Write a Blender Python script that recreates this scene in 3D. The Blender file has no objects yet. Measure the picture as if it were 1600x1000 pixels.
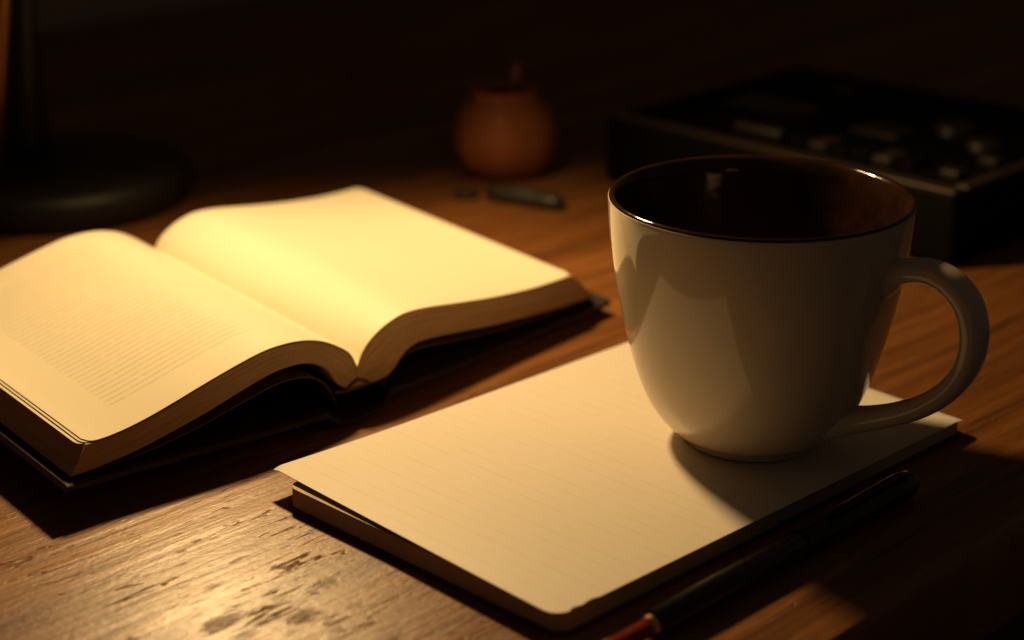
import bpy, bmesh, math, random
from mathutils import Vector, Matrix

S = bpy.context.scene
C = S.collection
random.seed(7)

# ---------------------------------------------------------------- camera
cam_d = bpy.data.cameras.new('camera')
cam = bpy.data.objects.new('camera', cam_d)
C.objects.link(cam)
cam.location = (0, 0, 0.28)
cam.rotation_euler = (math.radians(90 - 20), 0, 0)
cam_d.sensor_width = 36
cam_d.lens = 67.5
cam_d.clip_start = 0.02
cam_d.clip_end = 30
cam_d.dof.use_dof = True
cam_d.dof.focus_distance = 0.645
cam_d.dof.aperture_fstop = 6.3
cam_d.dof.aperture_blades = 0
S.camera = cam

# ---------------------------------------------------------------- world (a dark room at night)
w = bpy.data.worlds.new('World')
S.world = w
w.use_nodes = True
bg = w.node_tree.nodes['Background']
bg.inputs[0].default_value = (1.0, 0.72, 0.46, 1)
bg.inputs[1].default_value = 0.023

# ---------------------------------------------------------------- the desk lamp's light
LAMP = Vector((-0.078, 0.782, 0.286))
AIM = Vector((-0.010, 0.655, 0.0))
ld = bpy.data.lights.new('lamp_light', 'SPOT')
ld.energy = 6.15
ld.color = (1.0, 0.65, 0.27)
ld.shadow_soft_size = 0.02
ld.spot_size = math.radians(128)
ld.spot_blend = 0.7
lamp_light = bpy.data.objects.new('lamp_light', ld)
C.objects.link(lamp_light)
lamp_light.location = LAMP
lamp_light.rotation_euler = (AIM - LAMP).to_track_quat('-Z', 'Y').to_euler()

S.view_settings.view_transform = 'Standard'
S.view_settings.look = 'None'
S.view_settings.exposure = 0
S.view_settings.gamma = 1
S.cycles.sample_clamp_indirect = 4
S.cycles.max_bounces = 10


# ================================================================ helpers
def link(o, parent=None):
    C.objects.link(o)
    if parent:
        o.parent = parent
    return o


def obj(name, verts, faces, mat, parent=None, smooth=True, uvs=None):
    me = bpy.data.meshes.new(name)
    me.from_pydata([tuple(v) for v in verts], [], faces)
    me.materials.append(mat)
    if uvs:
        uvl = me.uv_layers.new(name='UVMap')
        for lp in me.loops:
            uvl.data[lp.index].uv = uvs[lp.vertex_index]
    bm = bmesh.new(); bm.from_mesh(me)
    bmesh.ops.recalc_face_normals(bm, faces=bm.faces)
    bm.to_mesh(me); bm.free()
    for p in me.polygons:
        p.use_smooth = smooth
    return link(bpy.data.objects.new(name, me), parent)


def auto_smooth(o, deg=35):
    me = o.data
    me.update()
    bm = bmesh.new(); bm.from_mesh(me)
    for e in bm.edges:
        if len(e.link_faces) == 2 and e.calc_face_angle(0) > math.radians(deg):
            e.smooth = False
    bm.to_mesh(me); bm.free()


def tag(o, label=None, cat=None, group=None, kind=None):
    for k, v in (('label', label), ('category', cat), ('group', group), ('kind', kind)):
        if v:
            o[k] = v
    return o


def thing(name, label, cat, loc=(0, 0, 0), rz=0):
    o = bpy.data.objects.new(name, None)
    C.objects.link(o)
    o.location = loc
    o.rotation_euler = (0, 0, rz)
    o.empty_display_size = 0.02
    return tag(o, label, cat)


def lathe(name, prof, mat, parent=None, n=96, loc=(0, 0, 0), lump=None, cap=(True, True)):
    V = []; F = []
    m = len(prof)
    for r, z in prof:
        for k in range(n):
            a = 2 * math.pi * k / n
            rr = r
            if lump:
                rr = r * (1 + lump(a, z))
            V.append((loc[0] + rr * math.cos(a), loc[1] + rr * math.sin(a), loc[2] + z))
    for i in range(m - 1):
        for k in range(n):
            F.append((i * n + k, i * n + (k + 1) % n, (i + 1) * n + (k + 1) % n, (i + 1) * n + k))
    if prof[0][0] > 1e-5 and cap[0]:
        F.append(tuple(range(n)))
    if prof[-1][0] > 1e-5 and cap[1]:
        F.append(tuple(range((m - 1) * n, m * n)))
    o = obj(name, V, F, mat, parent)
    bm = bmesh.new(); bm.from_mesh(o.data)
    bmesh.ops.remove_doubles(bm, verts=bm.verts, dist=1e-6)
    bmesh.ops.recalc_face_normals(bm, faces=bm.faces)
    bm.to_mesh(o.data); bm.free()
    for p in o.data.polygons:
        p.use_smooth = True
    auto_smooth(o, 50)
    return o


def spline(pts, n):
    """Catmull-Rom through pts (any dimension), n samples."""
    P = [Vector(p) for p in pts]
    P = [2 * P[0] - P[1]] + P + [2 * P[-1] - P[-2]]
    k = len(P) - 3
    out = []
    for i in range(n):
        u = i / (n - 1) * k
        s = min(int(u), k - 1)
        t = u - s
        a, b, c, d = P[s], P[s + 1], P[s + 2], P[s + 3]
        out.append(0.5 * ((2 * b) + (c - a) * t + (2 * a - 5 * b + 4 * c - d) * t * t + (3 * b - a - 3 * c + d) * t ** 3))
    return out


def sweep(name, path, secs, mat, parent=None, up=Vector((0, 1, 0)), ns=20, power=2.4):
    """Closed tube: path points, secs = (half width along up, half thickness) per point."""
    V = []; F = []
    m = len(path)
    for i, p in enumerate(path):
        t = (path[min(i + 1, m - 1)] - path[max(i - 1, 0)]).normalized()
        b = (up - t * up.dot(t)).normalized()
        nrm = t.cross(b)
        a_, c_ = secs[i]
        for k in range(ns):
            an = 2 * math.pi * k / ns
            ca, sa = math.cos(an), math.sin(an)
            x = a_ * math.copysign(abs(ca) ** (2 / power), ca)
            y = c_ * math.copysign(abs(sa) ** (2 / power), sa)
            V.append(p + b * x + nrm * y)
    for i in range(m - 1):
        for k in range(ns):
            F.append((i * ns + k, i * ns + (k + 1) % ns, (i + 1) * ns + (k + 1) % ns, (i + 1) * ns + k))
    F.append(tuple(range(ns))); F.append(tuple(range((m - 1) * ns, m * ns)))
    return obj(name, V, F, mat, parent)


def box(name, a, b, mat, parent=None, bevel=0.0, seg=3):
    bm = bmesh.new()
    bmesh.ops.create_cube(bm, size=1)
    for v in bm.verts:
        v.co = Vector((a[i] + (v.co[i] + 0.5) * (b[i] - a[i]) for i in range(3)))
    if bevel:
        bmesh.ops.bevel(bm, geom=bm.edges[:], offset=bevel, segments=seg, affect='EDGES', profile=0.6)
    bmesh.ops.recalc_face_normals(bm, faces=bm.faces)
    me = bpy.data.meshes.new(name); bm.to_mesh(me); bm.free()
    me.materials.append(mat)
    for p in me.polygons:
        p.use_smooth = bool(bevel)
    o = link(bpy.data.objects.new(name, me), parent)
    if bevel:
        auto_smooth(o, 40)
    return o


# ---------------------------------------------------------------- node helpers
def material(name):
    m = bpy.data.materials.new(name)
    m.use_nodes = True
    nt = m.node_tree
    bs = nt.nodes['Principled BSDF']
    return m, nt, bs


def N(nt, typ, **kw):
    n = nt.nodes.new(typ)
    for k, v in kw.items():
        if k.startswith('i_'):
            n.inputs[k[2:].replace('_', ' ')].default_value = v
        else:
            setattr(n, k, v)
    return n


def L(nt, a, b):
    nt.links.new(a, b)


def math_n(nt, op, a, b=None, c=None, clamp=False):
    n = nt.nodes.new('ShaderNodeMath'); n.operation = op; n.use_clamp = clamp
    for i, v in enumerate((a, b, c)):
        if v is None:
            continue
        if isinstance(v, (int, float)):
            n.inputs[i].default_value = v
        else:
            nt.links.new(v, n.inputs[i])
    return n.outputs[0]


def mix_col(nt, fac, a, b, blend='MIX'):
    n = nt.nodes.new('ShaderNodeMix'); n.data_type = 'RGBA'; n.blend_type = blend
    for s, v in ((n.inputs[0], fac), (n.inputs[6], a), (n.inputs[7], b)):
        if isinstance(v, (int, float)):
            s.default_value = v
        elif isinstance(v, tuple):
            s.default_value = (*v, 1) if len(v) == 3 else v
        else:
            nt.links.new(v, s)
    return n.outputs[2]


def noise(nt, vec, scale, detail=4, rough=0.55, dist=0.0):
    n = nt.nodes.new('ShaderNodeTexNoise')
    n.inputs['Scale'].default_value = scale
    n.inputs['Detail'].default_value = detail
    n.inputs['Roughness'].default_value = rough
    n.inputs['Distortion'].default_value = dist
    if vec is not None:
        nt.links.new(vec, n.inputs['Vector'])
    return n.outputs['Fac']


def mapping(nt, vec, scale=(1, 1, 1), loc=(0, 0, 0)):
    n = nt.nodes.new('ShaderNodeMapping')
    n.inputs['Scale'].default_value = scale
    n.inputs['Location'].default_value = loc
    nt.links.new(vec, n.inputs['Vector'])
    return n.outputs[0]


def ramp(nt, fac, stops):
    n = nt.nodes.new('ShaderNodeValToRGB')
    cr = n.color_ramp
    while len(cr.elements) < len(stops):
        cr.elements.new(0.5)
    for e, (p, c) in zip(cr.elements, stops):
        e.position = p
        e.color = (*c, 1) if isinstance(c, tuple) else (c, c, c, 1)
    nt.links.new(fac, n.inputs[0])
    return n.outputs[0]


def bump(nt, height, strength, dist, normal=None):
    n = nt.nodes.new('ShaderNodeBump')
    n.inputs['Strength'].default_value = strength
    n.inputs['Distance'].default_value = dist
    nt.links.new(height, n.inputs['Height'])
    if normal:
        nt.links.new(normal, n.inputs['Normal'])
    return n.outputs[0]


def simple(name, col, rough=0.5, metal=0.0, coat=0.0, nscale=300, nstr=0.15, var=0.12, ndist=0.0003):
    m, nt, bs = material(name)
    tc = N(nt, 'ShaderNodeTexCoord').outputs['Object']
    f = noise(nt, tc, nscale * 0.15, 5)
    c = mix_col(nt, f, tuple(x * (1 - var) for x in col), tuple(min(1, x * (1 + var)) for x in col))
    L(nt, c, bs.inputs['Base Color'])
    r = math_n(nt, 'MULTIPLY_ADD', noise(nt, tc, nscale * 0.4, 3), 0.16, rough - 0.08)
    L(nt, r, bs.inputs['Roughness'])
    bs.inputs['Metallic'].default_value = metal
    bs.inputs['Coat Weight'].default_value = coat
    bs.inputs['Coat Roughness'].default_value = 0.08
    if nstr:
        L(nt, bump(nt, noise(nt, tc, nscale, 4), nstr, ndist), bs.inputs['Normal'])
    return m


# ---------------------------------------------------------------- materials
GR = math.radians(46)          # the grain of the desk (and its front edge) runs this way


def wood_material():
    m, nt, bs = material('worn_wood')
    tc = N(nt, 'ShaderNodeTexCoord').outputs['Object']
    # a slow wander so that grain lines are never straight
    wn = N(nt, 'ShaderNodeTexNoise'); wn.inputs['Scale'].default_value = 7; wn.inputs['Detail'].default_value = 3
    L(nt, mapping(nt, tc, (0.5, 1.6, 1)), wn.inputs['Vector'])
    sub = N(nt, 'ShaderNodeVectorMath', operation='SUBTRACT'); L(nt, wn.outputs['Color'], sub.inputs[0]); sub.inputs[1].default_value = (.5, .5, .5)
    sc = N(nt, 'ShaderNodeVectorMath', operation='MULTIPLY'); L(nt, sub.outputs[0], sc.inputs[0]); sc.inputs[1].default_value = (0.02, 0.016, 0)
    ad = N(nt, 'ShaderNodeVectorMath', operation='ADD'); L(nt, tc, ad.inputs[0]); L(nt, sc.outputs[0], ad.inputs[1])
    p = ad.outputs[0]
    bands = noise(nt, mapping(nt, p, (2.2, 42, 1)), 1.0, 4, 0.6)
    streak = noise(nt, mapping(nt, p, (9, 210, 1)), 1.0, 6, 0.65)
    fibre = noise(nt, mapping(nt, p, (55, 900, 1)), 1.0, 5, 0.7)
    mott = noise(nt, mapping(nt, p, (40, 90, 1)), 1.0, 5, 0.65)
    tone = math_n(nt, 'ADD', math_n(nt, 'MULTIPLY', bands, 0.55), math_n(nt, 'MULTIPLY', streak, 0.45))
    col = ramp(nt, tone, [(0.35, (0.070, 0.023, 0.006)), (0.45, (0.165, 0.060, 0.014)), (0.54, (0.235, 0.090, 0.022)), (0.66, (0.34, 0.142, 0.038))])
    col = mix_col(nt, math_n(nt, 'MULTIPLY', ramp(nt, fibre, [(0.40, 1.0), (0.52, 0.0)]), 0.35), col, (0.13, 0.05, 0.018))
    # dark open pores, dashes along the grain
    pores = ramp(nt, noise(nt, mapping(nt, p, (70, 620, 1)), 1.0, 2, 0.5), [(0.28, 1.0), (0.36, 0.0)])
    col = mix_col(nt, math_n(nt, 'MULTIPLY', pores, 0.6), col, (0.09, 0.035, 0.013))
    # old dents and knots, each where it is on the desk top (metres, desk coordinates)
    spots = None
    c_, s_ = math.cos(GR), math.sin(GR)
    wob = noise(nt, mapping(nt, tc, (0.55, 1.9, 1)), 330, 3, 0.6)
    for (x, y, rx, ry, st) in ((-.096, .585, .0016, .0010, .9), (-.106, .553, .0022, .0011, .8), (-.073, .542, .0028, .0018, .95),
                               (-.058, .531, .0052, .0026, .75), (-.062, .510, .0056, .0034, .95), (-.071, .522, .0034, .0022, .55),
                               (-.086, .506, .0070, .0034, .95), (-.034, .496, .0050, .0030, .8), (-.092, .529, .0046, .0018, .6),
                               (-.102, .560, .0020, .0008, .8), (-.051, .651, .0019, .0011, .9), (-.046, .517, .0034, .0022, .6),
                               (-.078, .498, .0040, .0026, .6), (-.064, .501, .0046, .0020, .5), (-.118, .535, .0022, .0012, .5),
                               (-.0505, .502, .0030, .0018, .6), (-.128, .575, .0012, .0007, .6), (-.060, .525, .0016, .0012, .7),
                               (-.15, .51, .0022, .0012, .4), (.02, .77, .002, .001, .6), (-.083, .515, .0030, .0010, .5)):
        lx, ly = x * c_ + y * s_, -x * s_ + y * c_
        d = N(nt, 'ShaderNodeVectorMath', operation='SUBTRACT'); L(nt, tc, d.inputs[0]); d.inputs[1].default_value = (lx, ly, 0)
        q = N(nt, 'ShaderNodeVectorMath', operation='MULTIPLY'); L(nt, d.outputs[0], q.inputs[0]); q.inputs[1].default_value = (1 / rx, 1 / ry, 0)
        ln = N(nt, 'ShaderNodeVectorMath', operation='LENGTH'); L(nt, q.outputs[0], ln.inputs[0])
        v = math_n(nt, 'ADD', ln.outputs['Value'], math_n(nt, 'MULTIPLY_ADD', wob, 3.0, -1.5))
        v = math_n(nt, 'MULTIPLY', math_n(nt, 'SUBTRACT', 1.15, v), 1.0 * st, clamp=True)
        v = math_n(nt, 'MULTIPLY', v, st)
        spots = v if spots is None else math_n(nt, 'MAXIMUM', spots, v)
    col = mix_col(nt, math_n(nt, 'MULTIPLY', spots, 0.80), col, (0.050, 0.020, 0.009))
    L(nt, col, bs.inputs['Base Color'])
    ro = math_n(nt, 'MULTIPLY_ADD', mott, 0.26, 0.27)
    ro = math_n(nt, 'ADD', ro, math_n(nt, 'MULTIPLY', spots, 0.3))
    L(nt, ro, bs.inputs['Roughness'])
    bs.inputs['Specular IOR Level'].default_value = 0.45
    bs.inputs['Coat Weight'].default_value = 0.17
    bs.inputs['Coat Roughness'].default_value = 0.25
    # relief: raised grain, fibres, chipped finish and hairline cracks
    crack = ramp(nt, noise(nt, mapping(nt, p, (16, 150, 1), (3, 1, 0)), 1.0, 3, 0.5), [(0.485, 0.0), (0.4985, 1.0), (0.5015, 1.0), (0.515, 0.0)])
    rare = ramp(nt, noise(nt, mapping(nt, tc, (26, 60, 1), (1, 4, 0)), 1.0, 3), [(0.54, 0.0), (0.62, 1.0)])
    chips = math_n(nt, 'MULTIPLY', crack, rare)
    ridge = noise(nt, mapping(nt, p, (9, 190, 1), (2, 5, 0)), 1.0, 2, 0.5)
    h = math_n(nt, 'MULTIPLY', ridge, 0.75)
    h = math_n(nt, 'ADD', h, math_n(nt, 'MULTIPLY', bands, 0.8))
    h = math_n(nt, 'ADD', h, math_n(nt, 'MULTIPLY', fibre, 0.20))
    h = math_n(nt, 'ADD', h, math_n(nt, 'MULTIPLY', noise(nt, mapping(nt, tc, (300, 620, 1)), 1.0, 4, 0.6), 0.26))
    h = math_n(nt, 'SUBTRACT', h, math_n(nt, 'MULTIPLY', chips, 1.1))
    h = math_n(nt, 'SUBTRACT', h, math_n(nt, 'MULTIPLY', pores, 0.25))
    h = math_n(nt, 'SUBTRACT', h, math_n(nt, 'MULTIPLY', spots, 0.5))
    nb_ = bump(nt, h, 0.62, 0.0008)
    L(nt, nb_, bs.inputs['Normal']); L(nt, nb_, bs.inputs['Coat Normal'])
    return m


def paper_material(name, col, kind=None):
    """kind: 'text' = printed lines of type across the leaf, 'ruled' = faint ruled lines."""
    m, nt, bs = material(name)
    t = N(nt, 'ShaderNodeTexCoord')
    tc = t.outputs['Object']; uv = t.outputs['UV']
    f = noise(nt, tc, 900, 4, 0.7)
    big = noise(nt, tc, 22, 3)
    c = mix_col(nt, f, tuple(x * 0.955 for x in col), tuple(min(1, x * 1.03) for x in col))
    c = mix_col(nt, ramp(nt, big, [(0.35, 0.0), (0.7, 0.22)]), c, tuple(a * b for a, b in zip(col, (0.95, 0.90, 0.80))))
    if kind:
        sep = N(nt, 'ShaderNodeSeparateXYZ'); L(nt, uv, sep.inputs[0])
        U, V_ = sep.outputs[0], sep.outputs[1]         # metres along and across the leaf
    if kind == 'text':
        # lines of type: pitch 3.7 mm, each broken into words and strokes
        wob = math_n(nt, 'MULTIPLY_ADD', noise(nt, mapping(nt, uv, (18, 18, 1)), 1.0, 2), 0.0012, -0.0006)
        vv = math_n(nt, 'ADD', V_, wob)
        row = math_n(nt, 'DIVIDE', vv, 0.0037)
        idx = math_n(nt, 'FLOOR', row)
        fr = math_n(nt, 'ABSOLUTE', math_n(nt, 'SUBTRACT', math_n(nt, 'FRACT', row), 0.5))
        line = ramp(nt, fr, [(0.08, 1.0), (0.22, 0.0)])
        cmb = N(nt, 'ShaderNodeCombineXYZ'); L(nt, math_n(nt, 'MULTIPLY', U, 900), cmb.inputs[0]); L(nt, math_n(nt, 'MULTIPLY', idx, 7.3), cmb.inputs[1])
        words = ramp(nt, noise(nt, cmb.outputs[0], 0.35, 2), [(0.34, 0.25), (0.46, 1.0)])
        glyph = math_n(nt, 'MULTIPLY_ADD', noise(nt, cmb.outputs[0], 2.2, 2), 0.9, 0.35)
        ink = math_n(nt, 'MULTIPLY', line, math_n(nt, 'MULTIPLY', words, glyph))
        inside = math_n(nt, 'MULTIPLY', ramp(nt, math_n(nt, 'MULTIPLY', V_, 5), [(0.093, 0.0), (0.0935, 1.0), (0.745, 1.0), (0.75, 0.0)]),
                        ramp(nt, math_n(nt, 'MULTIPLY', U, 5), [(0.175, 0.0), (0.24, 1.0), (0.523, 1.0), (0.526, 0.0)]))
        ink = math_n(nt, 'MULTIPLY', ink, inside)
        c = mix_col(nt, math_n(nt, 'MULTIPLY', ink, 0.36, clamp=True), c, (0.26, 0.22, 0.15))
    if kind == 'ruled':
        row = math_n(nt, 'DIVIDE', U, 0.0062)
        fr = math_n(nt, 'ABSOLUTE', math_n(nt, 'SUBTRACT', math_n(nt, 'FRACT', row), 0.5))
        line = ramp(nt, fr, [(0.03, 1.0), (0.085, 0.0)])
        brk = ramp(nt, noise(nt, mapping(nt, uv, (160, 60, 1)), 1.0, 3), [(0.38, 0.25), (0.6, 1.0)])
        c = mix_col(nt, math_n(nt, 'MULTIPLY', math_n(nt, 'MULTIPLY', line, brk), 0.17), c, (0.34, 0.30, 0.24))
    L(nt, c, bs.inputs['Base Color'])
    bs.inputs['Roughness'].default_value = 0.46
    bs.inputs['Specular IOR Level'].default_value = 0.6
    bs.inputs['Coat Weight'].default_value = 0.8 if name.startswith('book') else 0.15
    bs.inputs['Coat Roughness'].default_value = 0.33
    hh = math_n(nt, 'ADD', math_n(nt, 'MULTIPLY', f, 0.5), math_n(nt, 'MULTIPLY', noise(nt, tc, 120, 3), 1.0))
    L(nt, bump(nt, hh, 0.22, 0.00025), bs.inputs['Normal'])
    return m


def edge_material(name, col, dark, n=60):
    """The cut edges of many leaves: uv.y runs through the block's thickness."""
    m, nt, bs = material(name)
    uv = N(nt, 'ShaderNodeTexCoord').outputs['UV']
    a = noise(nt, mapping(nt, uv, (3, n, 1)), 1.0, 3, 0.7)
    b = noise(nt, mapping(nt, uv, (30, n * 2.3, 1)), 1.0, 4, 0.7)
    v = math_n(nt, 'ADD', math_n(nt, 'MULTIPLY', a, 0.6), math_n(nt, 'MULTIPLY', b, 0.4))
    L(nt, ramp(nt, v, [(0.32, dark), (0.58, col)]), bs.inputs['Base Color'])
    bs.inputs['Roughness'].default_value = 0.7
    L(nt, bump(nt, v, 0.8, 0.0006), bs.inputs['Normal'])
    return m


def glaze(name, col, rough=0.09, wav=0.1, spec=0.5):
    m, nt, bs = material(name)
    tc = N(nt, 'ShaderNodeTexCoord').outputs['Object']
    f = noise(nt, tc, 60, 4)
    L(nt, mix_col(nt, f, tuple(x * 0.96 for x in col), tuple(min(1, x * 1.03) for x in col)), bs.inputs['Base Color'])
    L(nt, math_n(nt, 'MULTIPLY_ADD', noise(nt, tc, 130, 3), 0.06, rough - 0.03), bs.inputs['Roughness'])
    bs.inputs['Specular IOR Level'].default_value = spec
    h = math_n(nt, 'ADD', noise(nt, tc, 55, 2), math_n(nt, 'MULTIPLY', noise(nt, tc, 420, 2), 0.05))
    L(nt, bump(nt, h, wav, 0.0012), bs.inputs['Normal'])
    return m


def speck_glaze(name, col):
    """Dark brown glaze with small blisters that catch the lamp."""
    m, nt, bs = material(name)
    tc = N(nt, 'ShaderNodeTexCoord').outputs['Object']
    f = noise(nt, tc, 45, 5, 0.65)
    L(nt, ramp(nt, f, [(0.35, tuple(x * 0.55 for x in col)), (0.7, tuple(x * 1.5 for x in col))]), bs.inputs['Base Color'])
    bs.inputs['Roughness'].default_value = 0.12
    vo = N(nt, 'ShaderNodeTexVoronoi'); vo.inputs['Scale'].default_value = 230; L(nt, tc, vo.inputs['Vector'])
    dots = ramp(nt, vo.outputs['Distance'], [(0.0, 1.0), (0.22, 0.0)])
    rare = ramp(nt, noise(nt, tc, 90, 2), [(0.56, 0.0), (0.66, 1.0)])
    h = math_n(nt, 'ADD', math_n(nt, 'MULTIPLY', noise(nt, tc, 70, 2), 1.0), math_n(nt, 'MULTIPLY', math_n(nt, 'MULTIPLY', dots, rare), 0.5))
    L(nt, bump(nt, h, 0.45, 0.001), bs.inputs['Normal'])
    return m


M_wood = wood_material()
M_book_text = paper_material('book_paper_printed', (0.87, 0.80, 0.63), 'text')
M_book_paper = paper_material('book_paper', (0.87, 0.80, 0.63))
M_note_top = paper_material('notebook_ruled_paper', (0.71, 0.645, 0.565), 'ruled')
M_note_paper = paper_material('notebook_paper', (0.76, 0.70, 0.60))
M_book_edge = edge_material('book_leaf_edges', (0.62, 0.41, 0.22), (0.20, 0.11, 0.05), 44)
M_note_edge = edge_material('notebook_leaf_edges', (0.62, 0.50, 0.37), (0.32, 0.24, 0.16), 26)
M_leather = simple('dark_leather', (0.022, 0.012, 0.008), 0.55, nscale=1100, nstr=1.0, ndist=0.0006)
M_card = simple('dark_card', (0.075, 0.045, 0.028), 0.6, nscale=500, nstr=0.3)
M_mug = glaze('cream_glaze', (0.64, 0.53, 0.42), 0.065, 0.05)
M_brown = speck_glaze('brown_glaze', (0.020, 0.008, 0.004))
M_foot = simple('unglazed_clay', (0.42, 0.30, 0.20), 0.8, nscale=700)
M_black = simple('black_gloss_plastic', (0.003, 0.003, 0.003), 0.10, nscale=60, nstr=0.03)
M_red = simple('red_plastic', (0.17, 0.014, 0.006), 0.15, coat=0.6, nscale=60, nstr=0.03)
M_brass = simple('brass', (0.75, 0.42, 0.16), 0.25, metal=1.0, nscale=200, nstr=0.05)
M_steel = simple('dull_steel', (0.04, 0.035, 0.028), 0.65, metal=0.2, nscale=200, nstr=0.08)
M_lampblack = simple('lamp_black_paint', (0.020, 0.016, 0.012), 0.52, nscale=500, nstr=0.12)
M_copper = simple('worn_copper', (0.42, 0.17, 0.06), 0.42, metal=0.6, nscale=200, nstr=0.15)
M_clay = simple('orange_clay', (0.38, 0.125, 0.036), 0.6, coat=0.05, nscale=120, nstr=0.4, var=0.35, ndist=0.001)
M_clay_dark = simple('scorched_clay', (0.05, 0.02, 0.01), 0.7, nscale=200, nstr=0.3)
M_device = simple('device_black', (0.0035, 0.003, 0.0027), 0.7, nscale=600, nstr=0.2)
M_device.node_tree.nodes['Principled BSDF'].inputs['Specular IOR Level'].default_value = 0.08
M_trim = simple('device_trim', (0.055, 0.037, 0.024), 0.38, metal=0.35, nscale=300, nstr=0.1)
M_key = simple('device_key_grey', (0.026, 0.020, 0.015), 0.45, nscale=300, nstr=0.1)
M_window = simple('device_window', (0.012, 0.012, 0.013), 0.10, nscale=80, nstr=0.02)
M_horn = simple('dark_horn', (0.030, 0.026, 0.022), 0.4, nscale=300, nstr=0.3)
M_wall = simple('wall_paint', (0.46, 0.36, 0.25), 0.85, nscale=160, nstr=0.3, ndist=0.001)
M_floor = simple('floor_board', (0.06, 0.035, 0.02), 0.6, nscale=100, nstr=0.3)

# ================================================================ setting: desk top, wall, floor
def desk():
    V = []; F = []
    prof = [(0.2775 + 0.006, -0.040), (0.2775 + 0.0018, -0.0385), (0.2775, -0.036), (0.2775, -0.004), (0.2775 + 0.0012, -0.0012), (0.2775 + 0.004, 0.0), (1.20, 0.0), (1.20, -0.040)]
    for u in (-1.3, 1.75):
        for v, z in prof:
            V.append((u, v, z))
    n = len(prof)
    for k in range(n):
        F.append((k, (k + 1) % n, n + (k + 1) % n, n + k))
    F.append(tuple(range(n))); F.append(tuple(range(n, 2 * n)))
    o = obj('desk', V, F, M_wood, smooth=True)
    auto_smooth(o, 40)
    o.rotation_euler = (0, 0, GR)
    tag(o, 'worn brown wooden desk top with raised grain and dark dents', None, kind='structure')
    return o


desk()
wl = box('wall', (-3, 1.215, -0.75), (4, 1.33, 1.9), M_wall)
wl.rotation_euler = (0, 0, GR); tag(wl, kind='structure')
fl = box('floor', (-3, -2.0, -0.80), (4, 1.21, -0.75), M_floor)
fl.rotation_euler = (0, 0, GR); tag(fl, kind='structure')

# ================================================================ open book
BA = math.radians(40)
book = thing('open_book', 'thick open book with cream pages, one side of small print, in dark leather covers', 'book', (-0.05745, 0.6603, 0.0), BA)
book.scale = (0.988, 0.988, 0.988)
UP = 0.003
SH = 0.052           # the block is sheared a touch
LEN = 0.166
cm = 0.01
R_TOP = [(0.0, 1.72), (.37, 2.33), (.84, 2.71), (1.53, 3.02), (2.43, 3.21), (3.31, 3.19), (4.40, 3.04), (6.09, 2.75), (8.05, 2.45), (10.1, 2.22), (11.6, 2.13), (13.0, 2.10)]
R_BOT = [(0.0, 1.10), (.6, 1.02), (1.47, .98), (2.02, 1.19), (2.36, 1.49), (2.92, 1.78), (3.63, 1.86), (5.14, 1.69), (8.03, 1.28), (11.1, .97), (13.0, .83), (14.5, .77)]
L_TOP = [(0.0, 1.75), (-.32, 2.38), (-.82, 2.79), (-1.47, 3.16), (-2.08, 3.38), (-2.72, 3.51), (-3.44, 3.56), (-4.3, 3.52), (-5.52, 3.29), (-6.86, 2.98), (-8.03, 2.69), (-9.17, 2.43), (-10.16, 2.27), (-11.0, 2.21), (-11.65, 2.24)]
L_BOT = [(0.0, 1.10), (-.5, 1.12), (-.98, 1.50), (-1.36, 2.08), (-1.86, 2.44), (-2.5, 2.66), (-3.49, 2.70), (-4.36, 2.58), (-5.36, 2.34), (-6.68, 2.01), (-8.1, 1.72), (-9.69, 1.44), (-11.2, 1.30), (-12.34, 1.28)]


def P3(t, s, z):
    if t > 0:                       # the right wing is turned a little away from the spine's square
        return (t * 0.985 + s * SH, s + t * 0.1736, z + UP)
    return (t * 0.9976 + s * SH, s + t * 0.0698, z + UP)


def block(name, top, bot, mat, parent, n=56, ns=20):
    """A half of the pages: top and bottom curves in the (t, z) plane, extruded along the spine."""
    T = spline([(a * cm, b * cm) for a, b in top], n)
    B = spline([(a * cm, b * cm) for a, b in bot], n)
    nt_ = 14
    V = []; F = []; UV = []
    # near and far faces with several rows through the thickness; outer face bulges a little
    def grid(rows, cols, fn, uvf):
        o = len(V)
        for i in range(rows):
            for j in range(cols):
                V.append(fn(i, j)); UV.append(uvf(i, j))
        for i in range(rows - 1):
            for j in range(cols - 1):
                F.append((o + i * cols + j, o + i * cols + j + 1, o + (i + 1) * cols + j + 1, o + (i + 1) * cols + j))
    def at(j, k, s):
        a = T[j]; b = B[j]; f = k / (nt_ - 1)
        return P3(a[0] + (b[0] - a[0]) * f, s, a[1] + (b[1] - a[1]) * f)
    for s in (0.0, LEN):
        grid(nt_, n, lambda k, j: at(j, k, s + (0.00012 * math.sin(k * 2.1) if s == 0 else 0)), lambda k, j: (j / n, k / nt_))
    grid(nt_, ns, lambda k, i: at(n - 1, k, LEN * i / (ns - 1)), lambda k, i: (i / ns, k / nt_))
    grid(ns, n, lambda i, j: at(j, 0, LEN * i / (ns - 1)), lambda i, j: (j / n, 0))
    grid(ns, n, lambda i, j: at(j, nt_ - 1, LEN * i / (ns - 1)), lambda i, j: (j / n, 1))
    o = obj(name, V, F, mat, parent, smooth=True, uvs=UV)
    bm = bmesh.new(); bm.from_mesh(o.data)
    bmesh.ops.remove_doubles(bm, verts=bm.verts, dist=1e-6)
    bmesh.ops.recalc_face_normals(bm, faces=bm.faces)
    bm.to_mesh(o.data); bm.free()
    auto_smooth(o, 40)
    return o


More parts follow.
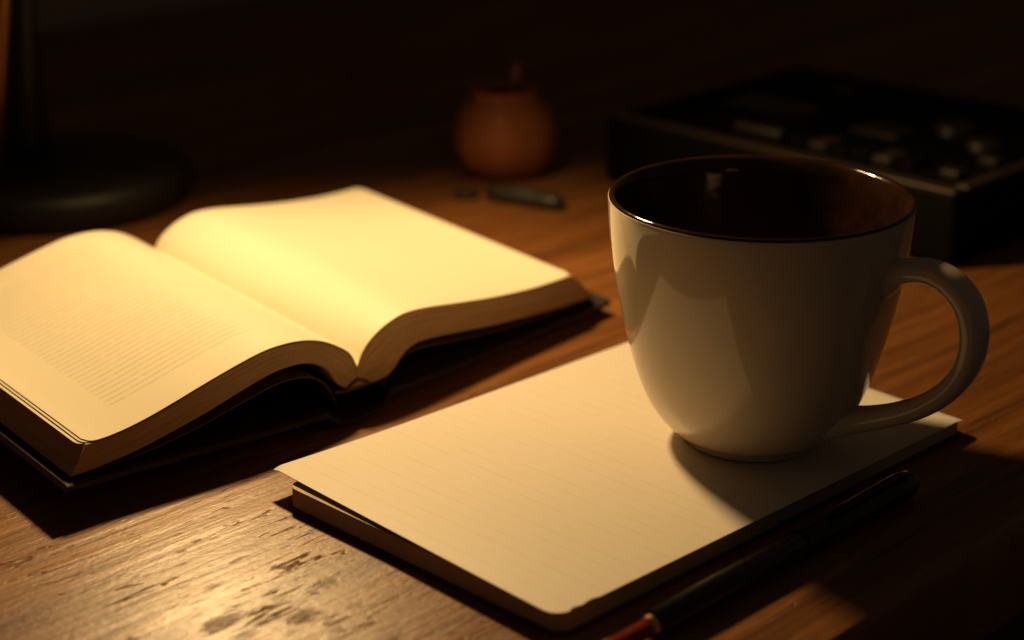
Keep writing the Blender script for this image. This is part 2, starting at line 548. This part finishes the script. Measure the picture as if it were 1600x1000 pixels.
def leaf(name, top, mat, parent, lift=0.0003, t0=0.0, t1=None, s0=0.0, s1=LEN, droop=0.0, th=0.00012, n=64, ns=30, round_=0.004):
    """One sheet lying on the curve `top`; uv in metres (u = along the curve, v = along the spine)."""
    T = spline([(a * cm, b * cm) for a, b in top], n)
    sg = 1 if T[-1][0] > 0 else -1
    if t1 is not None:
        lim = t1 * cm
        e = T[-1]; d = (T[-1] - T[-4]).normalized()
        if abs(lim) > abs(e[0]):
            for k in range(1, 5):
                T.append(e + d * (abs(lim) - abs(e[0])) * k / 4)
    m = len(T)
    arc = [0]
    for i in range(1, m):
        arc.append(arc[-1] + (T[i] - T[i - 1]).length)
    V = []; UV = []; F = []
    for side in (0, 1):
        for i in range(ns):
            f = i / (ns - 1)
            s_ = s0 + (s1 - s0) * f
            for j in range(m):
                g = arc[j] / arc[-1]
                a = T[max(j - 1, 0)]; b = T[min(j + 1, m - 1)]
                tx, tz = (b - a).normalized()
                nx, nz = (-tz, tx) if sg > 0 else (tz, -tx)
                off = lift + (th if side == 0 else 0)
                # rounded outer corners
                de = (arc[-1] - arc[j])
                ss = s_
                pull = 0
                for edge, sgn in ((s0, 1), (s1, -1)):
                    ds = abs(s_ - edge)
                    if de < round_ and ds < 1e-6:
                        pull = sgn * round_ * (1 - math.sqrt(max(0, 1 - ((round_ - de) / round_) ** 2)))
                        ss = s_ + pull
                z = T[j][1] + nz * off - droop * g ** 6
                V.append(P3(T[j][0] + nx * off, ss, z))
                UV.append((arc[j], ss))
    o_ = ns * m
    for side in (0, 1):
        for i in range(ns - 1):
            for j in range(m - 1):
                q = side * o_ + i * m + j
                F.append((q, q + 1, q + m + 1, q + m))
    ring = [j for j in range(m)] + [i * m + m - 1 for i in range(1, ns)] + [(ns - 1) * m + j for j in range(m - 2, -1, -1)] + [i * m for i in range(ns - 2, 0, -1)]
    for a, b in zip(ring, ring[1:] + ring[:1]):
        F.append((a, b, b + o_, a + o_))
    o = obj(name, V, F, mat, parent, smooth=True, uvs=UV)
    auto_smooth(o, 50)
    return o


block('text_block', R_TOP, R_BOT, M_book_edge, book)
block('text_block', L_TOP, L_BOT, M_book_edge, book)
leaf('page', R_TOP, M_book_paper, book, lift=0.00025)['label'] = 'blank cream page of the open book'
leaf('page', L_TOP, M_book_text, book, lift=0.0007)['label'] = 'cream page covered with lines of small print'
# loose leaves fanned out under the printed page
for k, (dt, s0) in enumerate(((-11.76, 0.0004), (-11.90, 0.0011))):
    leaf('page', L_TOP, M_book_paper, book, lift=0.00045 - 0.00022 * k, t1=dt, s0=s0, droop=0.0002 + 0.0003 * k)


def sheet_tz(name, curve, s0, s1, th, mat, parent, n=30, ns=8, bev=0.0):
    """A board of thickness th that follows a (t, z) curve, from s0 to s1."""
    T = spline([(a * cm, b * cm) for a, b in curve], n)
    V = []; F = []
    loop = []
    for i, p in enumerate(T):
        a = T[max(i - 1, 0)]; b = T[min(i + 1, n - 1)]
        d = (b - a).normalized()
        nx, nz = -d[1], d[0]
        if nz < 0:
            nx, nz = -nx, -nz
        loop.append(((p[0] + nx * th / 2, p[1] + nz * th / 2), (p[0] - nx * th / 2, p[1] - nz * th / 2)))
    rr = th * 0.35
    ring = [l[0] for l in loop] + [l[1] for l in reversed(loop)]
    m = len(ring)
    cx = [(a[0] + b[0]) / 2 for a, b in loop] ; cz = [(a[1] + b[1]) / 2 for a, b in loop]
    cc = [(x, z) for x, z in zip(cx, cz)] + [(x, z) for x, z in zip(reversed(cx), reversed(cz))]
    rows = [(s0, 0.62), (s0 + rr * .5, .9), (s0 + rr, 1.0)] + [(s0 + rr + (s1 - s0 - 2 * rr) * i / ns, 1.0) for i in range(1, ns)] + [(s1 - rr, 1.0), (s1 - rr * .5, .9), (s1, .62)]
    for s_, k in rows:
        for (x, z), (c0, c1) in zip(ring, cc):
            V.append(P3(c0 + (x - c0) * k, s_, c1 + (z - c1) * k))
    for i in range(len(rows) - 1):
        for j in range(m):
            F.append((i * m + j, i * m + (j + 1) % m, (i + 1) * m + (j + 1) % m, (i + 1) * m + j))
    half = n
    for base in (0, (len(rows) - 1) * m):
        for j in range(half - 1):
            F.append((base + j, base + j + 1, base + m - 2 - j, base + m - 1 - j))
    o = obj(name, V, F, mat, parent)
    auto_smooth(o, 45)
    return o


sheet_tz('cover', [(-1.5, .42), (-3.5, .50), (-6, .64), (-9, .82), (-12.65, 1.02)], -0.003, LEN + 0.003, 0.0028, M_leather, book)
sheet_tz('cover', [(1.5, .42), (3.5, .34), (6, .28), (10, .27), (15.4, .30)], -0.003, LEN + 0.003, 0.0028, M_leather, book)
sheet_tz('spine', [(-1.6, .42), (-1.35, .16), (-.8, -.10), (0, -.17), (.8, -.10), (1.35, .16), (1.6, .42)], -0.003, LEN + 0.003, 0.0024, M_leather, book)
# end papers that bridge from the spine to each cover, and the glued back of the pages
sheet_tz('endpaper', [(-.95, .62), (-1.25, 1.25), (-1.75, 1.80), (-2.5, 2.08), (-3.6, 2.14), (-5.2, 1.86), (-7.5, 1.42), (-10, 1.18), (-12.4, 1.20)], 0.001, LEN - 0.001, 0.0005, M_card, book, n=48)
sheet_tz('endpaper', [(1.40, .62), (1.75, .9), (2.2, 1.22), (2.9, 1.52), (4.2, 1.46), (7.0, 1.06), (9.8, .78), (14.6, .55)], 0.001, LEN - 0.001, 0.0005, M_card, book, n=48)
sheet_tz('spine_lining', [(-1.0, 1.06), (-.5, .98), (0, .96), (.6, .94), (1.3, .98)], 0.0006, LEN - 0.001, 0.0012, M_card, book, n=16)
sheet_tz('headband', [(-.55, 1.08), (-.2, 1.25), (0.0, 1.32), (.25, 1.25), (.6, 1.08)], -0.0008, 0.0008, 0.0016, M_card, book, n=16)

# ================================================================ notebook under the mug
NB = thing('notebook', 'cream ruled notebook with an overhanging top leaf, lying under the mug', 'notebook', (0.013, 0.493, 0.0), math.radians(45.2))
NW, NH = 0.216, 0.139       # along the desk edge, and away from it


def note_outline(x0, x1, y0, y1, r, cut=0.0, n=8):
    """Outline, counter-clockwise, with rounded corners (radii r) and a cut far-left corner."""
    out = []
    for (cx, cy, a0, rr) in ((x0, y0, 180, r[0]), (x1, y0, 270, r[1]), (x1, y1, 0, r[2]), (x0, y1, 90, r[3])):
        sx = 1 if cx == x0 else -1
        sy = 1 if cy == y0 else -1
        for k in range(n + 1):
            a = math.radians(a0 + 90 * k / n)
            out.append((cx + sx * rr + rr * math.cos(a), cy + sy * rr + rr * math.sin(a)))
    return out


def slab_from_outline(name, pts, z0, z1, mat, parent, layers=2):
    n = len(pts)
    V = []; F = []; UV = []
    per = [0]
    for i in range(1, n):
        per.append(per[-1] + math.dist(pts[i], pts[i - 1]))
    for k in range(layers):
        f = k / (layers - 1)
        for i, (x, y) in enumerate(pts):
            V.append((x, y, z0 + (z1 - z0) * f)); UV.append((per[i] * 14, f))
    for k in range(layers - 1):
        for i in range(n):
            j = (i + 1) % n
            F.append((k * n + i, k * n + j, (k + 1) * n + j, (k + 1) * n + i))
    F.append(tuple(range(n))); F.append(tuple(range((layers - 1) * n, layers * n)))
    o = obj(name, V, F, mat, parent, smooth=False, uvs=UV)
    return o


def note_z(x, y, base, lift):
    """The top leaves swell towards the near-left side and sag at the right end."""
    u = x / NW; v = y / NH
    z = base + 0.0022 * (1 - u) ** 1.5
    z += lift * max(0, 1 - u * 3.2) ** 2 * max(0, (v - 0.1) / 0.9) ** 1.5
    # the very tip of the far-left corner curls down
    d = math.hypot(x + 0.0, (NH - y))
    z -= 0.0009 * max(0, 1 - d / 0.004) ** 1.5
    z -= 0.0012 * max(0, (u - 0.97) / 0.03) ** 2
    return z


def note_leaf(name, inset, base, lift, mat, th=0.00018, r=0.006, skew=0.0, nick=False):
    nx, ny = 70, 48
    V = []; UV = []; F = []
    x0, x1, y0, y1 = inset[0], NW - inset[1], inset[2], NH - inset[3]
    for side in (1, 0):
        for i in range(nx):
            for j in range(ny):
                fx, fy = i / (nx - 1), j / (ny - 1)
                # cluster rows near the edges
                x = x0 + (x1 - x0) * (0.5 - 0.5 * math.cos(math.pi * fx)); y = y0 + (y1 - y0) * (0.5 - 0.5 * math.cos(math.pi * fy))
                px, py = x, y
                # rounded near-left corner (and slightly rounded others)
                for cx, cy, rr in ((x0, y0, r), (x1, y0, 0.0012), (x1, y1, r), (x0, y1, 0.0008)):
                    dx = (x - cx) * (1 if cx == x0 else -1); dy = (y - cy) * (1 if cy == y0 else -1)
                    if dx < rr and dy < rr:
                        qx, qy = rr - dx, rr - dy
                        mx = max(qx, qy); ln = math.hypot(qx, qy)
                        if ln > 1e-9:
                            k = mx / ln
                            px = cx + (rr - qx * k) * (1 if cx == x0 else -1)
                            py = cy + (rr - qy * k) * (1 if cy == y0 else -1)
                if nick and j < 3 and 0.006 < x < 0.016:
                    py += 0.0009 * (0.5 + 0.5 * math.sin((x - 0.006) * 900))
                px += skew * py
                V.append((px, py, note_z(x, y, base, lift) + (th if side else 0)))
                UV.append((px, py))
    o_ = nx * ny
    for side in (0, 1):
        for i in range(nx - 1):
            for j in range(ny - 1):
                q = side * o_ + i * ny + j
                F.append((q, q + 1, q + ny + 1, q + ny))
    ring = [j for j in range(ny)] + [i * ny + ny - 1 for i in range(1, nx)] + [(nx - 1) * ny + j for j in range(ny - 2, -1, -1)] + [i * ny for i in range(nx - 2, 0, -1)]
    for a, b in zip(ring, ring[1:] + ring[:1]):
        F.append((a, b, b + o_, a + o_))
    o = obj(name, V, F, mat, NB, smooth=True, uvs=UV)
    auto_smooth(o, 50)
    return o


slab_from_outline('cover', note_outline(0.0022, NW - 0.0002, 0.0003, NH - 0.0100, (.006, .002, .006, .005)), 0.0002, 0.0012, M_card, NB)['label'] = 'dark back cover of the notebook'
slab_from_outline('page_block', note_outline(0.0030, NW - 0.0010, 0.0012, NH - 0.0110, (.006, .002, .006, .005)), 0.0013, 0.0062, M_note_edge, NB, 2)
for v in bpy.data.objects['page_block'].data.vertices:      # the block swells with the leaves that lie on it
    if v.co.z > 0.005:
        v.co.z = note_z(v.co.x, v.co.y, 0.0059, 0.0)
note_leaf('page', (0.0080, 0.0006, 0.0014, 0.012), 0.0062, 0.0, M_note_paper)
note_leaf('page', (0.0, 0.0, 0.0, 0.0), 0.0066, 0.0010, M_note_top, th=0.00022, nick=True, skew=0.045)['label'] = 'top ruled page with one corner overhanging the rest'

# ================================================================ mug
MUG = thing('coffee_mug', 'large cream mug with dark brown inside, standing on the ruled notebook', 'mug', (0.0847, 0.6275, 0.0074), math.radians(-36))
outer = [(0.0, 0.0022), (0.0200, 0.0020), (0.0212, 0.0002), (0.0222, 0.0), (0.0236, 0.0006), (0.0246, 0.0020), (0.0262, 0.0034), (0.0300, 0.0062), (0.0345, 0.0112), (0.0385, 0.0180), (0.0418, 0.0265),
         (0.0446, 0.0360), (0.0470, 0.0460), (0.0492, 0.0570), (0.0508, 0.0670), (0.0519, 0.0765), (0.0524, 0.0835), (0.0524, 0.0856)]
oc = spline(outer[4:], 60)
body_prof = outer[:4] + [(p[0], p[1]) for p in oc]
body_prof += [(0.0516, 0.0858), (0.0500, 0.0850), (0.0500, 0.0700), (0.0440, 0.0400), (0.0300, 0.0120), (0.0, 0.0060)]
lathe('body', body_prof, M_mug, MUG, n=160)
rim = [(0.0522, 0.0859), (0.0520, 0.0863), (0.0516, 0.0866), (0.0510, 0.0867), (0.0503, 0.0863), (0.0496, 0.0854), (0.0490, 0.0840), (0.0486, 0.0820), (0.0483, 0.0790), (0.0479, 0.0740), (0.0472, 0.0660), (0.0462, 0.0560), (0.0440, 0.0450),
       (0.0410, 0.0340), (0.0365, 0.0230), (0.0310, 0.0150), (0.0240, 0.0100), (0.0, 0.0085)]
rim2 = [(0.0521, 0.0855)] + rim
lathe('inner_glaze', rim2, M_brown, MUG, n=160, cap=(False, False))
# handle: a strap that leaves the body high up, sweeps out and comes back low down
hp = [(0.0440, 0.0655), (0.0490, 0.0676), (0.0545, 0.0702), (0.0620, 0.0718), (0.0700, 0.0700), (0.0770, 0.0640), (0.0803, 0.0545), (0.0792, 0.0440), (0.0735, 0.0345), (0.0650, 0.0270), (0.0550, 0.0215), (0.0450, 0.0175), (0.0380, 0.0152), (0.0325, 0.0140)]
path2 = spline(hp, 64)
MUG.scale = (0.993, 0.993, 1.036)
secs = []
for i in range(64):
    u = i / 63
    hw = 0.0057 + 0.0042 * max(0, 1 - u / 0.20) ** 2 + 0.0052 * max(0, 1 - (1 - u) / 0.22) ** 2
    ht = 0.0037 + 0.0008 * math.exp(-((u - 0.42) / 0.16) ** 2) + 0.0058 * max(0, 1 - u / 0.19) ** 2 + 0.0020 * max(0, 1 - (1 - u) / 0.25) ** 2
    secs.append((hw, ht))
sweep('handle', [Vector((p[0], 0, p[1])) for p in path2], secs, M_mug, MUG, up=Vector((0, 1, 0)), ns=28, power=2.5)

# ================================================================ pen
PEN_A = Vector((0.0385, 0.4925, 0.0)); PEN_B = Vector((0.1362, 0.5950, 0.0))
d = PEN_B - PEN_A
pen_ang = math.atan2(d.y, d.x)
PEN = thing('pen', 'black glossy pen with a red front, lying beside the notebook edge', 'pen', (PEN_A.x, PEN_A.y, 0.0052), pen_ang)
PL = d.length


def lathe_x(name, prof, mat, parent, n=40):
    V = []; F = []
    m = len(prof)
    for r, x in prof:
        for k in range(n):
            a = 2 * math.pi * k / n
            V.append((x, r * math.cos(a), r * math.sin(a)))
    for i in range(m - 1):
        for k in range(n):
            F.append((i * n + k, i * n + (k + 1) % n, (i + 1) * n + (k + 1) % n, (i + 1) * n + k))
    F.append(tuple(range(n))); F.append(tuple(range((m - 1) * n, m * n)))
    o = obj(name, V, F, mat, parent)
    auto_smooth(o, 40)
    return o


lathe_x('barrel', [(0.0030, 0.0034), (0.0040, 0.0040), (0.0044, 0.0065), (0.0046, 0.03), (0.0047, 0.075), (0.0046, 0.0752)], M_black, PEN)
lathe_x('cap', [(0.0046, 0.0753), (0.0050, 0.0756), (0.0051, 0.110), (0.0050, 0.130), (0.0048, PL - 0.004), (0.0036, PL - 0.001), (0.0015, PL)], M_black, PEN)
lathe_x('ring', [(0.0026, 0.0006), (0.0034, 0.0010), (0.0036, 0.0030), (0.0030, 0.0036)], M_brass, PEN)
lathe_x('grip', [(0.0012, -0.030), (0.0020, -0.024), (0.0026, -0.012), (0.0028, -0.002), (0.0029, 0.0008)], M_red, PEN)
lathe_x('tip', [(0.0004, -0.037), (0.0008, -0.034), (0.0015, -0.0298)], M_brass, PEN)
clip = sweep('clip', [Vector((x, -0.0022, z)) for x, z in ((0.136, 0.0050), (0.134, 0.0066), (0.128, 0.0072), (0.110, 0.0070), (0.096, 0.0064), (0.091, 0.0060))],
             [(0.0016, 0.0004)] * 6, M_black, PEN, up=Vector((0, 1, 0)), ns=10)

# ================================================================ clay pot with a stick
POT = thing('clay_pot', 'small round orange clay pot with a narrow mouth, standing behind the open book', 'pot', (-0.004, 1.004, 0.0))
po = spline([(0.0160, 0.0), (0.0195, 0.0012), (0.0240, 0.0055), (0.0272, 0.0125), (0.0280, 0.0190), (0.0268, 0.0265), (0.0240, 0.0335), (0.0205, 0.0385), (0.0180, 0.0410), (0.0172, 0.0425), (0.0184, 0.0452), (0.0180, 0.0464), (0.0162, 0.0464), (0.0146, 0.0440), (0.0142, 0.0415), (0.0180, 0.0340), (0.0235, 0.0230), (0.0200, 0.0060)], 80)
lathe('body', [(p[0], p[1]) for p in po], M_clay, POT, n=72, lump=lambda a, z: 0.022 * math.sin(a * 3 + 1) * math.sin(min(1, z / 0.05) * 3.1) + 0.012 * math.sin(a * 7))
STK = thing('stick', 'thin brown stick standing up out of the clay pot', 'stick', (-0.004, 1.004, 0.0))
st = sweep('shaft', [Vector((0.001, 0.002, 0.0125)), Vector((0.004, 0.006, 0.040)), Vector((0.0068, 0.008, 0.054)), Vector((0.0070, 0.008, 0.059))], [(0.0024, 0.0024), (0.0023, 0.0023), (0.0020, 0.0020), (0.0012, 0.0012)], M_clay, STK, up=Vector((1, 0, 0)), ns=12)

# ================================================================ folded pocket knife in front of the pot
a0 = Vector((-0.020, 0.953, 0)); a1 = Vector((0.026, 0.930, 0))
kd = a1 - a0
KN = thing('pocket_knife', 'small dark folded pocket knife lying in front of the clay pot', 'knife', (a0.x, a0.y, 0.0), math.atan2(kd.y, kd.x))
kl = kd.length
pth = [Vector((kl * f, 0.002 * math.sin(f * 3.1), 0.0042)) for f in (0.14, .18, .3, .5, .7, .9, .97, 1.0)]
sweep('handle', pth, [(0.002, 0.0015), (0.0042, 0.0032), (0.0050, 0.0038), (0.0052, 0.0040), (0.0055, 0.0040), (0.0056, 0.0038), (0.0042, 0.003), (0.0015, 0.001)], M_horn, KN, up=Vector((0, 1, 0)), ns=18)
sweep('bolster', [Vector((kl * f, 0.002 * math.sin(f * 3.1), 0.0043)) for f in (0.34, .36, .52, .70, .72)], [(0.0046, 0.0036), (0.0053, 0.0042), (0.0056, 0.0044), (0.0058, 0.0044), (0.0050, 0.0038)], M_steel, KN, up=Vector((0, 1, 0)), ns=18)
sweep('ring', [Vector((-0.004 + 0.006 * math.cos(a), 0.006 * math.sin(a), 0.0016)) for a in [k * math.pi / 8 for k in range(17)]], [(0.0011, 0.0011)] * 17, M_steel, KN, up=Vector((0, 0, 1)), ns=8)

# ================================================================ tape recorder
REC = thing('tape_recorder', 'low black tape recorder with a pale edge strip and small knobs, behind the mug', 'recorder', (0.049, 0.985, 0.0), math.atan2(-0.15, 0.152))
RW, RD, RH = 0.2135, 0.17, 0.036
box('case', (0, 0, 0.0015), (RW, RD, RH), M_device, REC, bevel=0.003)
# pale strip along the near edge of the top, a lid window, keys, knobs, a meter
box('edge_strip', (0.002, 0.0012, RH - 0.0012), (RW - 0.002, 0.0105, RH + 0.0008), M_trim, REC, bevel=0.0008)
box('side_strip', (RW - 0.009, 0.0125, RH - 0.0012), (RW - 0.0015, RD - 0.004, RH + 0.0008), M_trim, REC, bevel=0.0008)
box('cassette_lid', (0.018, 0.030, RH - 0.001), (0.098, 0.105, RH + 0.0035), M_device, REC, bevel=0.0016)
box('lid_window', (0.034, 0.050, RH + 0.0020), (0.082, 0.082, RH + 0.0042), M_window, REC, bevel=0.0006)
for k in range(6):
    x = 0.104 + k * 0.0125
    box('key', (x, 0.019, RH - 0.001), (x + 0.0108, 0.036, RH + 0.0045 - 0.0004 * (k % 3)), M_device if k not in (1, 4) else M_key, REC, bevel=0.0012)
box('carry_handle', (0.070, 0.018, RH), (0.100, 0.025, RH + 0.006), M_key, REC, bevel=0.0025)
for (x, y, r, h) in ((0.060, 0.128, 0.0075, 0.004), (0.150, 0.098, 0.0105, 0.005), (0.178, 0.080, 0.0085, 0.0045), (0.185, 0.125, 0.0075, 0.0045)):
    kb = lathe('knob', [(r * 1.05, 0), (r, 0.001), (r * 0.94, h * 0.9), (r * 0.86, h), (0, h)], M_key, REC, n=40, loc=(x, y, RH - 0.0004))
box('meter', (0.112, 0.060, RH - 0.001), (0.140, 0.080, RH + 0.0028), M_trim, REC, bevel=0.001)
box('meter_glass', (0.114, 0.062, RH + 0.0015), (0.138, 0.078, RH + 0.0034), M_window, REC, bevel=0.0005)
box('switch', (0.192, 0.052, RH - 0.001), (0.202, 0.060, RH + 0.004), M_key, REC, bevel=0.001)
box('switch', (0.190, 0.022, RH - 0.001), (0.200, 0.030, RH + 0.0035), M_key, REC, bevel=0.001)
for (x, y) in ((0.012, 0.012), (RW - 0.012, 0.012), (0.012, RD - 0.012), (RW - 0.012, RD - 0.012)):
    lathe('foot', [(0.006, 0.0), (0.0065, 0.0008), (0.0065, 0.0024), (0.0, 0.0024)], M_device, REC, n=24, loc=(x, y, 0))

# ================================================================ desk lamp
LP = thing('desk_lamp', 'black desk lamp with a round base behind the open book, switched on', 'lamp', (-0.236, 0.955, 0.0))
lathe('base', [(0.0640, 0.0), (0.0685, 0.0015), (0.0700, 0.0050), (0.0700, 0.0115), (0.0690, 0.0150), (0.0660, 0.0180), (0.0600, 0.0192), (0.030, 0.0205), (0.0, 0.021)], M_lampblack, LP, n=120)
top = Vector((0.000, -0.004, 0.475))
sp = [Vector((-0.016, 0.010, 0.0175)), Vector((-0.0150, 0.010, 0.030)), Vector((-0.0130, 0.009, 0.065)), Vector((-0.0090, 0.008, 0.105)), Vector((-0.004, 0.004, 0.22)), top]
sweep('stem', sp, [(0.0155, 0.0155), (0.0122, 0.0122), (0.0082, 0.0082), (0.0056, 0.0056), (0.0050, 0.0050), (0.0050, 0.0050)], M_lampblack, LP, up=Vector((0, 1, 0)), ns=24, power=2)
sweep('brace', [Vector((-0.024, -0.022, 0.0185)), Vector((-0.0175, -0.023, 0.065)), Vector((-0.0125, -0.023, 0.102)), Vector((0.002, -0.018, 0.20)), Vector((0.002, -0.008, 0.40))], [(0.0032, 0.0032)] * 5, M_copper, LP, up=Vector((0, 1, 0)), ns=12, power=2)
ax = (AIM - LAMP).normalized()
hl = LAMP - Vector((-0.236, 0.955, 0.0))       # the bulb in the lamp's own coordinates
back = hl - ax * 0.075
sweep('arm', [top + Vector((0, 0, -0.003)), top + (back - top) * 0.5 + Vector((0, 0, 0.02)), back], [(0.0046, 0.0046)] * 3, M_lampblack, LP, up=Vector((0, 1, 0)), ns=16, power=2)
q = ax.to_track_quat('-Z', 'Y').to_matrix().to_4x4()
shade = lathe('lamp_shade', [(0.010, 0.078), (0.018, 0.076), (0.026, 0.066), (0.034, 0.050), (0.052, 0.020), (0.066, -0.004), (0.0672, -0.004), (0.0665, -0.0020), (0.0535, 0.020), (0.0355, 0.052), (0.0270, 0.0685), (0.018, 0.079), (0.010, 0.081)], M_lampblack, LP, n=80, cap=(False, False))
shade.matrix_local = Matrix.Translation(hl) @ q
Mb, ntb, bsb = material('bulb_glass')
bsb.inputs['Base Color'].default_value = (0.9, 0.85, 0.7, 1)
bsb.inputs['Emission Color'].default_value = (1.0, 0.62, 0.25, 1)
bsb.inputs['Emission Strength'].default_value = 3
bulb = lathe('bulb', [(0.0, 0.0215), (0.010, 0.023), (0.019, 0.030), (0.022, 0.040), (0.019, 0.050), (0.013, 0.060), (0.012, 0.070), (0.0, 0.072)], Mb, LP, n=40)
bulb.matrix_local = Matrix.Translation(hl) @ q
bpy.context.view_layer.update()
lamp_light.parent = LP
lamp_light.matrix_parent_inverse = LP.matrix_world.inverted()
